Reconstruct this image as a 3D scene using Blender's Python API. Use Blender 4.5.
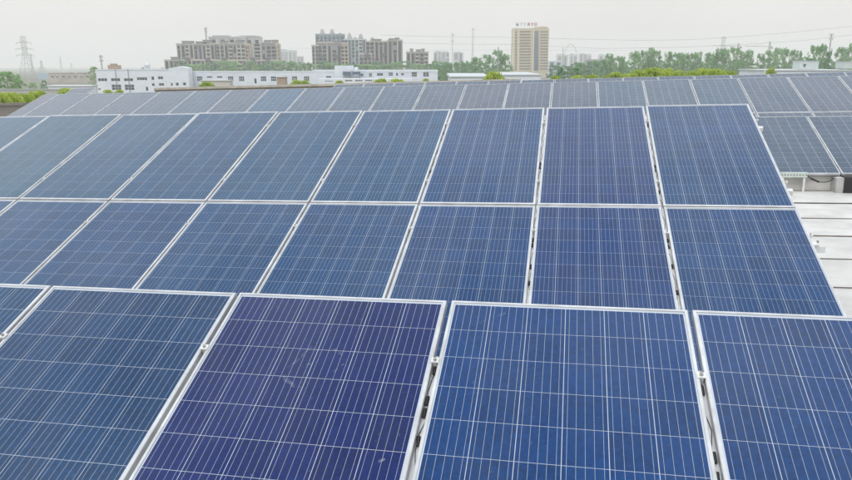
import bpy, math, random
from mathutils import Matrix, Vector
R = math.radians
rng = random.Random(7)
sc = bpy.context.scene
for o in list(bpy.data.objects): bpy.data.objects.remove(o)
COL = sc.collection

# ------------------------------------------------------------------ camera, sky, sun, exposure
FPX, W0, H0 = 700.92, 852.0, 480.0            # focal length in photo pixels
CAMZ = 11.0                                   # eye height over the ground
FIT_P, FIT_Y, FIT_R, ROOF_A = 0.2220, -0.2071, -0.0245, math.atan(0.0223)
def basis(p, y, r):
    f = Vector((math.sin(y)*math.cos(p), math.cos(y)*math.cos(p), -math.sin(p)))
    a = Vector((math.cos(y), -math.sin(y), 0)); u = a.cross(f)
    return (math.cos(r)*a + math.sin(r)*u, -math.sin(r)*a + math.cos(r)*u, f)
ra = ROOF_A
TILT = Matrix(((1, 0, 0), (0, math.cos(ra), math.sin(ra)), (0, -math.sin(ra), math.cos(ra))))   # fitted frame -> roof frame
cb = [TILT @ v for v in basis(FIT_P, FIT_Y, FIT_R)]          # camera axes in the roof frame
PITCH = math.asin(-cb[2].z)
wb = basis(PITCH, 0, 0)                                      # camera axes in the world (level horizon)
Bw = Matrix((wb[0], wb[1], wb[2])).transposed(); Br = Matrix((cb[0], cb[1], cb[2]))
RM = (Bw @ Br).to_4x4(); RM.translation = Vector((0, 0, CAMZ))   # roof frame -> world (the roof falls gently to one side)
cam = bpy.data.cameras.new('camera'); camo = bpy.data.objects.new('camera', cam); COL.objects.link(camo)
cam.sensor_width = 36; cam.lens = 36*FPX/W0; cam.clip_start = .05; cam.clip_end = 20000
camo.location = (0, 0, CAMZ); camo.rotation_euler = (R(90)-PITCH, 0, 0)
sc.camera = camo

SUN_EL, SUN_AZ = R(52), R(205)                 # high behind the camera, veiled by cloud
w = bpy.data.worlds.new('World'); sc.world = w; w.use_nodes = True
nt = w.node_tree; nt.nodes.clear(); N = nt.nodes.new; LK = nt.links.new
out = N('ShaderNodeOutputWorld'); bg = N('ShaderNodeBackground'); bg.inputs['Strength'].default_value = 1.0
sky = N('ShaderNodeTexSky'); sky.sky_type = 'NISHITA'; sky.sun_disc = False
sky.sun_elevation = SUN_EL; sky.sun_rotation = SUN_AZ; sky.air_density = 1.5; sky.dust_density = 6; sky.altitude = 0
skm = N('ShaderNodeVectorMath'); skm.operation = 'SCALE'; skm.inputs['Scale'].default_value = 0.09
tc = N('ShaderNodeTexCoord'); sx = N('ShaderNodeSeparateXYZ'); LK(tc.outputs['Generated'], sx.inputs[0])
cr = N('ShaderNodeValToRGB'); cr.color_ramp.elements[0].position = 0.0; cr.color_ramp.elements[0].color = (.925, .88, .845, 1)
cr.color_ramp.elements[1].position = 0.9; cr.color_ramp.elements[1].color = (1.36, 1.47, 1.58, 1)
e = cr.color_ramp.elements.new(.14); e.color = (.92, .895, .88, 1)
e = cr.color_ramp.elements.new(.45); e.color = (1.40, 1.44, 1.48, 1)
LK(sx.outputs['Z'], cr.inputs[0])
nz = N('ShaderNodeTexNoise'); nz.inputs['Scale'].default_value = 2.6; nz.inputs['Detail'].default_value = 4
LK(tc.outputs['Generated'], nz.inputs['Vector'])
mr = N('ShaderNodeMapRange'); mr.inputs['From Min'].default_value = .3; mr.inputs['From Max'].default_value = .7
mr.inputs['To Min'].default_value = .95; mr.inputs['To Max'].default_value = 1.06; LK(nz.outputs['Fac'], mr.inputs['Value'])
cm = N('ShaderNodeVectorMath'); cm.operation = 'SCALE'; LK(cr.outputs[0], cm.inputs[0]); LK(mr.outputs[0], cm.inputs['Scale'])
mx = N('ShaderNodeMix'); mx.data_type = 'RGBA'; mx.inputs['Factor'].default_value = .9
LK(sky.outputs[0], skm.inputs[0]); LK(skm.outputs[0], mx.inputs['A']); LK(cm.outputs[0], mx.inputs['B'])
LK(mx.outputs['Result'], bg.inputs['Color']); LK(bg.outputs[0], out.inputs['Surface'])
sl = bpy.data.lights.new('sun', 'SUN'); so = bpy.data.objects.new('sun', sl); COL.objects.link(so)
sl.energy = 1.3; sl.angle = R(20); sl.color = (1, .97, .92)
so.rotation_euler = (R(90)-SUN_EL, 0, R(180)-SUN_AZ)
so.location = (0, -20, 60)
vs = sc.view_settings; vs.view_transform = 'Standard'; vs.look = 'None'; vs.exposure = 0.0; vs.gamma = 1; vs.use_curve_mapping = False
cy = sc.cycles; cy.use_denoising = True; cy.max_bounces = 6; cy.transparent_max_bounces = 8; cy.volume_bounces = 3
cy.use_adaptive_sampling = False; cy.caustics_reflective = False; cy.caustics_refractive = False

# ------------------------------------------------------------------ helpers
def px(x, y, D):
    """point seen at photo pixel x, y standing on the upright plane Y = D"""
    v = wb[0]*(x-W0/2) + wb[1]*(H0/2-y) + wb[2]*FPX
    return Vector((0, 0, CAMZ)) + v*(D/v.y)
class MB:
    def __init__(s): s.v = []; s.f = []
    def quad(s, a, b, c, d):
        n = len(s.v); s.v += [tuple(a), tuple(b), tuple(c), tuple(d)]; s.f.append((n, n+1, n+2, n+3))
    def obox(s, c, ax, ay, az):
        c = Vector(c); n = len(s.v)
        for i in (-1, 1):
            for j in (-1, 1):
                for k in (-1, 1): s.v.append(tuple(c+ax*i+ay*j+az*k))
        for f in ((0, 1, 3, 2), (4, 6, 7, 5), (0, 4, 5, 1), (2, 3, 7, 6), (0, 2, 6, 4), (1, 5, 7, 3)): s.f.append(tuple(n+i for i in f))
        return s
    def box(s, x0, x1, y0, y1, z0, z1):
        return s.obox(((x0+x1)/2, (y0+y1)/2, (z0+z1)/2), Vector(((x1-x0)/2, 0, 0)), Vector((0, (y1-y0)/2, 0)), Vector((0, 0, (z1-z0)/2)))
    def bar(s, a, b, r, r2=None, n=4):
        a = Vector(a); b = Vector(b); d = (b-a).normalized(); r2 = r if r2 is None else r2
        u = d.cross(Vector((0, 0, 1)));  u = Vector((1, 0, 0)) if u.length < 1e-3 else u.normalized(); v = d.cross(u)
        k = len(s.v)
        for p, q in ((a, r), (b, r2)):
            for i in range(n):
                t = 2*math.pi*(i+.5)/n; s.v.append(tuple(p+u*math.cos(t)*q+v*math.sin(t)*q))
        for i in range(n): s.f.append((k+i, k+(i+1) % n, k+n+(i+1) % n, k+n+i))
        s.f.append(tuple(k+i for i in range(n))[::-1]); s.f.append(tuple(k+n+i for i in range(n)))
        return s
    def path(s, pts, r, n=6):
        for a, b in zip(pts, pts[1:]): s.bar(a, b, r, n=n)
        return s
    def lathe(s, prof, n=12, c=(0, 0, 0)):
        k = len(s.v)
        for r, z in prof:
            for i in range(n):
                t = 2*math.pi*i/n; s.v.append((c[0]+r*math.cos(t), c[1]+r*math.sin(t), c[2]+z))
        for j in range(len(prof)-1):
            for i in range(n): s.f.append((k+j*n+i, k+j*n+(i+1) % n, k+(j+1)*n+(i+1) % n, k+(j+1)*n+i))
        s.f.append(tuple(k+i for i in range(n))[::-1]); s.f.append(tuple(k+(len(prof)-1)*n+i for i in range(n)))
        return s
    def mesh(s, name, mat=None, smooth=False):
        m = bpy.data.meshes.new(name); m.from_pydata(s.v, [], s.f); m.update()
        if mat: m.materials.append(mat)
        if smooth: m.polygons.foreach_set('use_smooth', [True]*len(m.polygons))
        return m
def ob(name, data, parent=None, loc=None):
    o = bpy.data.objects.new(name, data); COL.objects.link(o)
    if parent: o.parent = parent
    if loc is not None: o.location = loc
    return o
def build(mb, name, mat, parent=None, loc=None, smooth=False): return ob(name, mb.mesh(name, mat, smooth), parent, loc)
def tag(o, label=None, cat=None, group=None, kind=None):
    for k, v in (('label', label), ('category', cat), ('group', group), ('kind', kind)):
        if v: o[k] = v
    return o
def thing(name, label, cat, loc=(0, 0, 0), group=None):
    o = bpy.data.objects.new(name, None); COL.objects.link(o); o.location = loc; o.empty_display_size = .2
    return tag(o, label, cat, group)

# ------------------------------------------------------------------ materials
MATS = {}
def mat(name, col, rough=.7, metal=0, var=.0, scale=1.0, bump=0, coat=0, spec=.5, ramp=None):
    """plain surface: base colour with soft noise for wear"""
    if name in MATS: return MATS[name]
    m = bpy.data.materials.new(name); m.use_nodes = True; t = m.node_tree; b = t.nodes['Principled BSDF']
    b.inputs['Base Color'].default_value = (*col, 1); b.inputs['Roughness'].default_value = rough; b.inputs['Metallic'].default_value = metal
    b.inputs['Specular IOR Level'].default_value = spec; b.inputs['Coat Weight'].default_value = coat
    if var or bump:
        g = t.nodes.new('ShaderNodeNewGeometry'); n = t.nodes.new('ShaderNodeTexNoise'); n.inputs['Scale'].default_value = scale
        n.inputs['Detail'].default_value = 6; n.inputs['Roughness'].default_value = .65
        t.links.new(g.outputs['Position'], n.inputs['Vector'])
        q = t.nodes.new('ShaderNodeMapRange'); q.inputs['From Min'].default_value = .3; q.inputs['From Max'].default_value = .7
        q.inputs['To Min'].default_value = 1-var; q.inputs['To Max'].default_value = 1+var*.6; t.links.new(n.outputs['Fac'], q.inputs['Value'])
        c = t.nodes.new('ShaderNodeVectorMath'); c.operation = 'SCALE'; c.inputs[0].default_value = col
        t.links.new(q.outputs[0], c.inputs['Scale']); t.links.new(c.outputs[0], b.inputs['Base Color'])
        if bump:
            bp = t.nodes.new('ShaderNodeBump'); bp.inputs['Strength'].default_value = bump; bp.inputs['Distance'].default_value = .05
            t.links.new(n.outputs['Fac'], bp.inputs['Height']); t.links.new(bp.outputs[0], b.inputs['Normal'])
    MATS[name] = m; return m
def leafmat(name, col, col2):
    m = bpy.data.materials.new(name); m.use_nodes = True; t = m.node_tree; b = t.nodes['Principled BSDF']
    oi = t.nodes.new('ShaderNodeObjectInfo'); g = t.nodes.new('ShaderNodeNewGeometry')
    n = t.nodes.new('ShaderNodeTexNoise'); n.inputs['Scale'].default_value = .8; n.inputs['Detail'].default_value = 3
    t.links.new(g.outputs['Position'], n.inputs['Vector'])
    ad = t.nodes.new('ShaderNodeMath'); ad.operation = 'MULTIPLY_ADD'; ad.inputs[1].default_value = .6
    t.links.new(oi.outputs['Random'], ad.inputs[0])
    sb = t.nodes.new('ShaderNodeMath'); sb.operation = 'MULTIPLY_ADD'; sb.inputs[1].default_value = 1.4; sb.inputs[2].default_value = -.5
    t.links.new(n.outputs['Fac'], sb.inputs[0]); t.links.new(sb.outputs[0], ad.inputs[2]); ad.use_clamp = True
    x = t.nodes.new('ShaderNodeMix'); x.data_type = 'RGBA'; x.inputs['A'].default_value = (*col, 1); x.inputs['B'].default_value = (*col2, 1)
    t.links.new(ad.outputs[0], x.inputs['Factor']); t.links.new(x.outputs['Result'], b.inputs['Base Color'])
    b.inputs['Roughness'].default_value = .6; b.inputs['Specular IOR Level'].default_value = .2
    tr = t.nodes.new('ShaderNodeBsdfTranslucent'); t.links.new(x.outputs['Result'], tr.inputs[0])
    ms = t.nodes.new('ShaderNodeMixShader'); ms.inputs[0].default_value = .5
    t.links.new(b.outputs[0], ms.inputs[1]); t.links.new(tr.outputs[0], ms.inputs[2]); t.links.new(ms.outputs[0], t.nodes['Material Output'].inputs[0])
    MATS[name] = m; return m

CELL = .1565; CELLH = .1571; PITCHC = .1590; PW, PL, GAP = .992, 1.956, .020
BUS_W = .0009
def solar_mat(name, full):
    """polycrystalline silicon under dusty glass. full=False: one cell (its own mesh); full=True: a whole laminate too far off to pick cells apart"""
    m = bpy.data.materials.new(name); m.use_nodes = True; t = m.node_tree; b = t.nodes['Principled BSDF']; n = t.nodes.new; l = t.links.new
    def math_(op, a, c=None, d=None, clamp=False):
        q = n('ShaderNodeMath'); q.operation = op; q.use_clamp = clamp
        for i, s in enumerate((a, c, d)):
            if s is None: continue
            if isinstance(s, (int, float)): q.inputs[i].default_value = s
            else: l(s, q.inputs[i])
        return q.outputs[0]
    tcn = n('ShaderNodeTexCoord'); sp = n('ShaderNodeSeparateXYZ'); l(tcn.outputs['Object'], sp.inputs[0])
    X, Y = sp.outputs['X'], sp.outputs['Y']
    geo = n('ShaderNodeNewGeometry'); oi = n('ShaderNodeObjectInfo')
    if full:
        fx = math_('SUBTRACT', math_('FRACT', math_('ADD', math_('DIVIDE', X, PITCHC), 60.0)), .5)
        fy = math_('SUBTRACT', math_('FRACT', math_('ADD', math_('DIVIDE', Y, PITCHC), 60.0)), .5)
        lx = math_('MULTIPLY', fx, PITCHC); ly = math_('MULTIPLY', fy, PITCHC)
        gap = math_('MAXIMUM', math_('GREATER_THAN', math_('ABSOLUTE', lx), .0782), math_('GREATER_THAN', math_('ABSOLUTE', ly), .0786))
        idx = math_('ADD', math_('FLOOR', math_('ADD', math_('DIVIDE', X, PITCHC), 60.0)), math_('MULTIPLY', math_('FLOOR', math_('ADD', math_('DIVIDE', Y, PITCHC), 60.0)), 17.0))
        idx = math_('ADD', idx, math_('MULTIPLY', oi.outputs['Random'], 100.0))
    else:
        lx, gap = X, None
        idx = math_('MULTIPLY', oi.outputs['Random'], 1000.0)
    wn = n('ShaderNodeTexWhiteNoise'); wn.noise_dimensions = '1D'; l(idx, wn.inputs['W'])
    bus = math_('ABSOLUTE', math_('SUBTRACT', math_('FRACT', math_('ADD', math_('MULTIPLY', lx, 5.0/CELL), 10.5)), .5))
    bus = math_('LESS_THAN', bus, BUS_W*.5*5/CELL)
    # crystal grains
    vo = n('ShaderNodeTexVoronoi'); vo.inputs['Scale'].default_value = 75; 
    l(geo.outputs['Position'], vo.inputs['Vector']); vs_ = n('ShaderNodeSeparateColor'); l(vo.outputs['Color'], vs_.inputs[0])
    k = math_('ADD', math_('MULTIPLY', vs_.outputs[0], .34), math_('MULTIPLY', wn.outputs['Value'], .22)); k = math_('ADD', k, .72)
    base = n('ShaderNodeVectorMath'); base.operation = 'SCALE'; l(oi.outputs['Color'], base.inputs[0]); l(k, base.inputs['Scale'])
    # broad film of dust and dried rain on the glass, pale patches doubling as painted reflections
    mpn = n('ShaderNodeMapping'); mpn.inputs['Scale'].default_value = (1.1, .55, .55); l(geo.outputs['Position'], mpn.inputs['Vector'])
    n1 = n('ShaderNodeTexNoise'); n1.inputs['Scale'].default_value = 1.2; n1.inputs['Detail'].default_value = 9; n1.inputs['Roughness'].default_value = .62; l(mpn.outputs[0], n1.inputs['Vector'])
    dm = n('ShaderNodeMapRange'); dm.inputs['From Min'].default_value = .36; dm.inputs['From Max'].default_value = .72; dm.inputs['To Min'].default_value = .0; dm.inputs['To Max'].default_value = .066; l(n1.outputs['Fac'], dm.inputs['Value'])
    n2 = n('ShaderNodeTexNoise'); n2.inputs['Scale'].default_value = 55; n2.inputs['Detail'].default_value = 4; l(geo.outputs['Position'], n2.inputs['Vector'])
    sp2 = n('ShaderNodeMapRange'); sp2.inputs['From Min'].default_value = .66; sp2.inputs['From Max'].default_value = .78; sp2.inputs['To Max'].default_value = .10; l(n2.outputs['Fac'], sp2.inputs['Value'])
    lines = n('ShaderNodeMix'); lines.data_type = 'RGBA'; l(bus, lines.inputs['Factor']); l(base.outputs[0], lines.inputs['A']); lines.inputs['B'].default_value = (.44, .48, .54, 1)
    colr = lines.outputs['Result']
    if full:
        g2 = n('ShaderNodeMix'); g2.data_type = 'RGBA'; l(gap, g2.inputs['Factor']); l(colr, g2.inputs['A']); g2.inputs['B'].default_value = (.46, .50, .56, 1); colr = g2.outputs['Result']
    du = n('ShaderNodeMix'); du.data_type = 'RGBA'; l(math_('ADD', dm.outputs[0], sp2.outputs[0], clamp=True), du.inputs['Factor']); l(colr, du.inputs['A']); du.inputs['B'].default_value = (.42, .44, .46, 1)
    l(du.outputs['Result'], b.inputs['Base Color'])
    b.inputs['Roughness'].default_value = .6; b.inputs['Specular IOR Level'].default_value = .04
    b.inputs['Coat Weight'].default_value = 1; b.inputs['Coat IOR'].default_value = 1.27
    rr = n('ShaderNodeMapRange'); rr.inputs['To Min'].default_value = .06; rr.inputs['To Max'].default_value = .3; l(n1.outputs['Fac'], rr.inputs['Value']); l(rr.outputs[0], b.inputs['Coat Roughness'])
    b.inputs['Sheen Weight'].default_value = 1.0; b.inputs['Sheen Roughness'].default_value = .28; b.inputs['Sheen Tint'].default_value = (.86, .90, .92, 1)
    MATS[name] = m; return m

M_CELL = solar_mat('solar_cell', False); M_LAM = solar_mat('solar_laminate', True)
M_BACK = mat('white_backsheet', (.42, .46, .52), .5, coat=1)
M_FRAME = mat('anodised_frame', (.54, .55, .565), .42, metal=.25, var=.26, scale=7)
M_GALV = mat('galvanised_steel', (.68, .69, .69), .45, metal=.3, var=.2, scale=14)
M_BLACK = mat('black_plastic', (.012, .012, .014), .45)
M_BOLT = mat('steel_bolt', (.35, .33, .30), .4, metal=.8)
M_CONC = mat('grey_concrete', (.42, .42, .41), .9, var=.25, scale=6, bump=.2)
M_SMEAR = None

# ------------------------------------------------------------------ ground and own building
ground = MB(); ground.quad((-4000, -4000, 0), (4000, -4000, 0), (4000, 4000, 0), (-4000, 4000, 0))
tag(build(ground, 'ground', mat('ground_grass_soil', (.15, .16, .11), .95, var=.45, scale=.03)), kind='structure')
ROOF_Z = -1.97
RX0, RX1, RY0, RY1 = -26.0, 22.0, -4.0, 31.0
def roofmat(root, loc, rz=0): root.matrix_world = RM @ Matrix.Translation(loc) @ Matrix.Rotation(rz, 4, 'Z')
M_ROOF = mat('white_roof_sheet', (.58, .57, .55), .5, var=.24, scale=1.8, bump=.15)
M_LIP = mat('shadowed_stained_seam', (.17, .15, .13), .9, var=.5, scale=5)
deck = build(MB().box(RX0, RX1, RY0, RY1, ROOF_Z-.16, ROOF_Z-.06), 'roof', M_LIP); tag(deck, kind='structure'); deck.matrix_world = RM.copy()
# visible seam lines, turned into distances on the roof
def roof_hit(x, y, z):
    d = cb[0]*(x-W0/2)+cb[1]*(H0/2-y)+cb[2]*FPX
    return d*(z/d.z)
seams = sorted(roof_hit(832, y, ROOF_Z).y for y in (203.5, 219, 236.5, 259.5, 288))
step = (seams[-1]-seams[0])/4
ys = [seams[0]-step*i for i in range(40) if seams[0]-step*i > RY0][::-1] + seams[1:4]+[seams[4]]
while ys[-1] < RY1: ys.append(ys[-1]+step)
sheet = MB()
w_ = step
sheet.quad((RX0, 0, .012), (RX1, 0, .012), (RX1, w_*.5, .009), (RX0, w_*.5, .009))
sheet.quad((RX0, w_*.5, .009), (RX1, w_*.5, .009), (RX1, w_+.004, 0), (RX0, w_+.004, 0))
sheet.quad((RX0, 0, -.06), (RX1, 0, -.06), (RX1, 0, .012), (RX0, 0, .012))   # riser of the lap, dirt and seam shadow both in its colour
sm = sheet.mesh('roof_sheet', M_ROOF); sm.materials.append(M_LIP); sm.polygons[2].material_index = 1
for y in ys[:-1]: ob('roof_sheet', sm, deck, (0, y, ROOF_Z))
M_WALL0 = mat('own_wall_render', (.17, .155, .135), .9, var=.25, scale=1.2, bump=.2)
M_COPE = mat('tan_coping', (.36, .33, .28), .9, var=.3, scale=2.5)

# ------------------------------------------------------------------ solar panels
def frame_mesh(w, h):
    mb = MB(); lip, dep, ch = .013, .036, .0025
    prof = [(0, -dep), (0, -ch), (ch, 0), (lip, 0), (lip, -.006)]     # inset, z
    ring = [(-w/2, 0, 1, 1), (w/2, 0, -1, 1), (w/2, h, -1, -1), (-w/2, h, 1, -1)]
    for (ins, z) in prof:
        for (x, y, sx_, sy_) in ring: mb.v.append((x+sx_*ins, y+sy_*ins, z))
    for j in range(len(prof)-1):
        for i in range(4): mb.f.append((j*4+i, j*4+(i+1) % 4, (j+1)*4+(i+1) % 4, (j+1)*4+i))
    mb.f.append((3, 2, 1, 0))
    return mb.mesh('frame', M_FRAME)
FR = frame_mesh(PW, PL); FRN = frame_mesh(.48, PL)
def plane_mesh(name, w, h, m):
    mb = MB(); mb.quad((-w/2, -h/2, 0), (w/2, -h/2, 0), (w/2, h/2, 0), (-w/2, h/2, 0)); return mb.mesh(name, m)
BS = plane_mesh('backsheet', PW-.024, PL-.024, M_BACK)
LAM = plane_mesh('laminate', PW-.024, PL-.024, M_LAM); LAMN = plane_mesh('laminate', .456, PL-.024, M_LAM)
cm_ = MB(); h_ = CELL/2; g_ = CELLH/2
cm_.quad((-h_, -g_, 0), (h_, -g_, 0), (h_, g_, 0), (-h_, g_, 0))
for a, c in (((-h_, -g_), (h_, -g_)), ((h_, -g_), (h_, g_)), ((h_, g_), (-h_, g_)), ((-h_, g_), (-h_, -g_))): cm_.quad((*a, -.0003), (*c, -.0003), (*c, 0), (*a, 0))
CM = cm_.mesh('cell', M_CELL)
TAB = {  # table: X of one gap line, Y and Z of the top edge, tilt, pitch in X (roof frame before levelling)
 'A': (-.5196, 2.9348, -.9489, .4045, 1.012), 'B': (-.2793, 7.7069, -.2961, .3830, 1.012), 'C': (.5412, 17.0245, -.0887, .3476, 1.012),
 'D': (3.8702, 13.0189, -.7216, .3814, 1.012), 'E': (4.5058, 22.4556, -.018, .383, 1.012)}
T = {}
for k, (x, y, z, t, p) in TAB.items():
    q = TILT @ Vector((x, y, z)); T[k] = (q.x, q.y, q.z, t-ra, p)
def S(tb, X, s, n=0):
    """roof-frame point of a table: X along the row, s down from its top edge, n off its face"""
    x, y, z, t, p = T[tb]
    return Vector((X, y - s*math.cos(t) - n*math.sin(t), z - s*math.sin(t) + n*math.cos(t)))
def panel(tb, k, tier, label, group, tint, cells, width=PW, narrow=False):
    """panel right of gap line k (k counts from the fitted line); tier 0 is the upper one"""
    x, y, z, t, p = T[tb]
    X = x + (k+.5)*p if not narrow else x + (k+1)*p - GAP/2 - width/2
    s = tier*(PL+GAP)+PL
    root = thing('solar_panel', label, 'solar panel', group=group)
    jit = Matrix.Rotation(R(rng.uniform(-.12, .12)), 4, 'Z') @ Matrix.Rotation(R(rng.uniform(-.15, .15)), 4, 'X')
    root.matrix_world = RM @ Matrix.Translation(S(tb, X, s)) @ Matrix.Rotation(t, 4, 'X') @ jit
    ob('frame', FRN if narrow else FR, root)
    if cells:
        ob('backsheet', BS, root, (0, PL/2, -.0045))
        for i in range(6):
            for j in range(12):
                c = ob('cell', CM, root, ((i-2.5)*PITCHC, PL/2+(j-5.5)*PITCHC, -.0041)); v = 1
                c.color = (*[q*v for q in tint], 1)
    else:
        o = ob('laminate', LAMN if narrow else LAM, root, (0, PL/2, -.004)); o.color = (*tint, 1)
    return root
ORD = ['', 'first', 'second', 'third', 'fourth', 'fifth', 'sixth', 'seventh', 'eighth', 'ninth', 'tenth', 'eleventh', 'twelfth', 'thirteenth', 'fourteenth', 'fifteenth', 'sixteenth', 'seventeenth', 'eighteenth', 'nineteenth', 'twentieth', 'twenty-first']
BLUE, VIOL, AZUR, GREY, DULL = (.0008, .030, .118), (.0008, .0105, .085), (.0005, .039, .118), (.004, .054, .110), (.040, .056, .094)  # DULL is lifted to carry the far rows' grazing sky reflection
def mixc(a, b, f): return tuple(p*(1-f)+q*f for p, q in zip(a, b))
# front low row
A_L = {-3: ('slate-blue solar panel in the low front row, two away from the smeared violet-blue one', mixc(GREY, BLUE, .5)),
       -2: ('greyish-blue solar panel in the low row, directly beside the violet-blue one', mixc(GREY, VIOL, .5)),  # reflection on the glass is mixed into this greyish tint
       -1: ('deep violet-blue solar panel with a pale chalky smear in the low front row', VIOL),
       0: ('clear medium-blue solar panel in the low row between the violet-blue and navy ones', (.0006, .031, .124)),
       1: ('navy solar panel in the low front row, beside the clear medium-blue one', BLUE)}
PA = {}
for k, (lb, tint) in A_L.items(): PA[k] = panel('A', k, 0, lb, 'panels of the low front row', tint, True)
# two-tier row behind it
tints = [mixc(BLUE, GREY, .3), mixc(BLUE, VIOL, .25), mixc(BLUE, AZUR, .6), mixc(AZUR, GREY, .3), mixc(AZUR, GREY, .5), mixc(BLUE, GREY, .6), mixc(AZUR, GREY, .6), GREY, GREY]  # greyer along the row: hazy sky reflection put into the cell colour
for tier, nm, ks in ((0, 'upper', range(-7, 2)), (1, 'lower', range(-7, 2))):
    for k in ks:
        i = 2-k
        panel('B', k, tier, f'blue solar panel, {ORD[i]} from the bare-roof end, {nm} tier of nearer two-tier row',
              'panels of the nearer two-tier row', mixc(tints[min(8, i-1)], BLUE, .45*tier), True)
# far two-tier row
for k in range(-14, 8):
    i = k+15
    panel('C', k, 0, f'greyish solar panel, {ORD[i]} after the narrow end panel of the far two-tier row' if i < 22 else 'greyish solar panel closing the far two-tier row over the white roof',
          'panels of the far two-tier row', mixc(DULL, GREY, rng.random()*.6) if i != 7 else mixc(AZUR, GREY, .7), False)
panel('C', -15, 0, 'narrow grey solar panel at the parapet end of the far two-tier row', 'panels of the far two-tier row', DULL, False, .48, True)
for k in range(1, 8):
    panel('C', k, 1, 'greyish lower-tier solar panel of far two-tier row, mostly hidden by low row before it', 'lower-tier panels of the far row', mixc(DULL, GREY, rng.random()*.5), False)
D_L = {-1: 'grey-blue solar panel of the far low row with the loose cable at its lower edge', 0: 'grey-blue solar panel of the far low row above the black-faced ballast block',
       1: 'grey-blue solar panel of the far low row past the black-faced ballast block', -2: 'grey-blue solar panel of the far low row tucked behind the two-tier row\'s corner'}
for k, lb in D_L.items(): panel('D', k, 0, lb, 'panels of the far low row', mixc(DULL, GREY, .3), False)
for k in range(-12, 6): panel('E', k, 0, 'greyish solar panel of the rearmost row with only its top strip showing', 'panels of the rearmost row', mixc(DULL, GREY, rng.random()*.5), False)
# lone table by the parapet
p0 = px(84, 88.2, 27.5); fl = RM.inverted() @ p0
T['F'] = (fl.x, fl.y, fl.z, T['E'][3], 1.012)
panel('F', -.5, 0, 'lone solar panel standing behind the far two-tier row near the white two-storey building', None, DULL, False)

# pale smear on the violet panel
mm = bpy.data.materials.new('dried_smear'); mm.use_nodes = True; t_ = mm.node_tree; b_ = t_.nodes['Principled BSDF']
b_.inputs['Base Color'].default_value = (.62, .66, .70, 1); b_.inputs['Roughness'].default_value = .8
n_ = t_.nodes.new('ShaderNodeTexNoise'); n_.inputs['Scale'].default_value = 40; n_.inputs['Detail'].default_value = 5; g_ = t_.nodes.new('ShaderNodeNewGeometry'); t_.links.new(g_.outputs['Position'], n_.inputs['Vector'])
r_ = t_.nodes.new('ShaderNodeMapRange'); r_.inputs['From Min'].default_value = .4; r_.inputs['From Max'].default_value = .75; r_.inputs['To Max'].default_value = .2; t_.links.new(n_.outputs['Fac'], r_.inputs['Value']); t_.links.new(r_.outputs[0], b_.inputs['Alpha'])
M_SMEAR = mm
def smear(parent, pts, wd):
    mb = MB(); pts = [Vector((*p, .0006)) for p in pts]
    for a, c in zip(pts, pts[1:]):
        m_ = 5
        for i in range(m_):
            u, v = a.lerp(c, i/m_), a.lerp(c, (i+1)/m_); d = (c-a).normalized().cross(Vector((0, 0, 1)))*wd
            mb.quad(u-d*rng.uniform(.5, 1.2), u+d*rng.uniform(.5, 1.2), v+d*rng.uniform(.5, 1.2), v-d*rng.uniform(.5, 1.2))
    build(mb, 'dried_smear', M_SMEAR, parent)
def to_panel(root, x, y):
    inv = root.matrix_world.inverted(); o = inv @ Vector((0, 0, CAMZ)); d = inv.to_3x3() @ (wb[0]*(x-W0/2)+wb[1]*(H0/2-y)+wb[2]*FPX)
    q = o + d*(-o.z/d.z); return (q.x, q.y)
bpy.context.view_layer.update()
for pts, wd in (([(312, 346), (298, 360), (284, 371)], .006), ([(283, 376), (291, 384), (301, 390)], .010), ([(334, 349), (343, 356)], .008), ([(334, 372), (344, 364)], .006), ([(298, 368), (305, 365), (313, 364)], .006), ([(378, 462), (385, 459)], .008)):
    smear(PA[-1], [to_panel(PA[-1], *p) for p in pts], wd)
for pts, wd in (([(476, 325), (485, 321)], .007), ([(497, 317), (505, 313)], .006)):
    smear(PA[0], [to_panel(PA[0], *p) for p in pts], wd)

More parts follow.
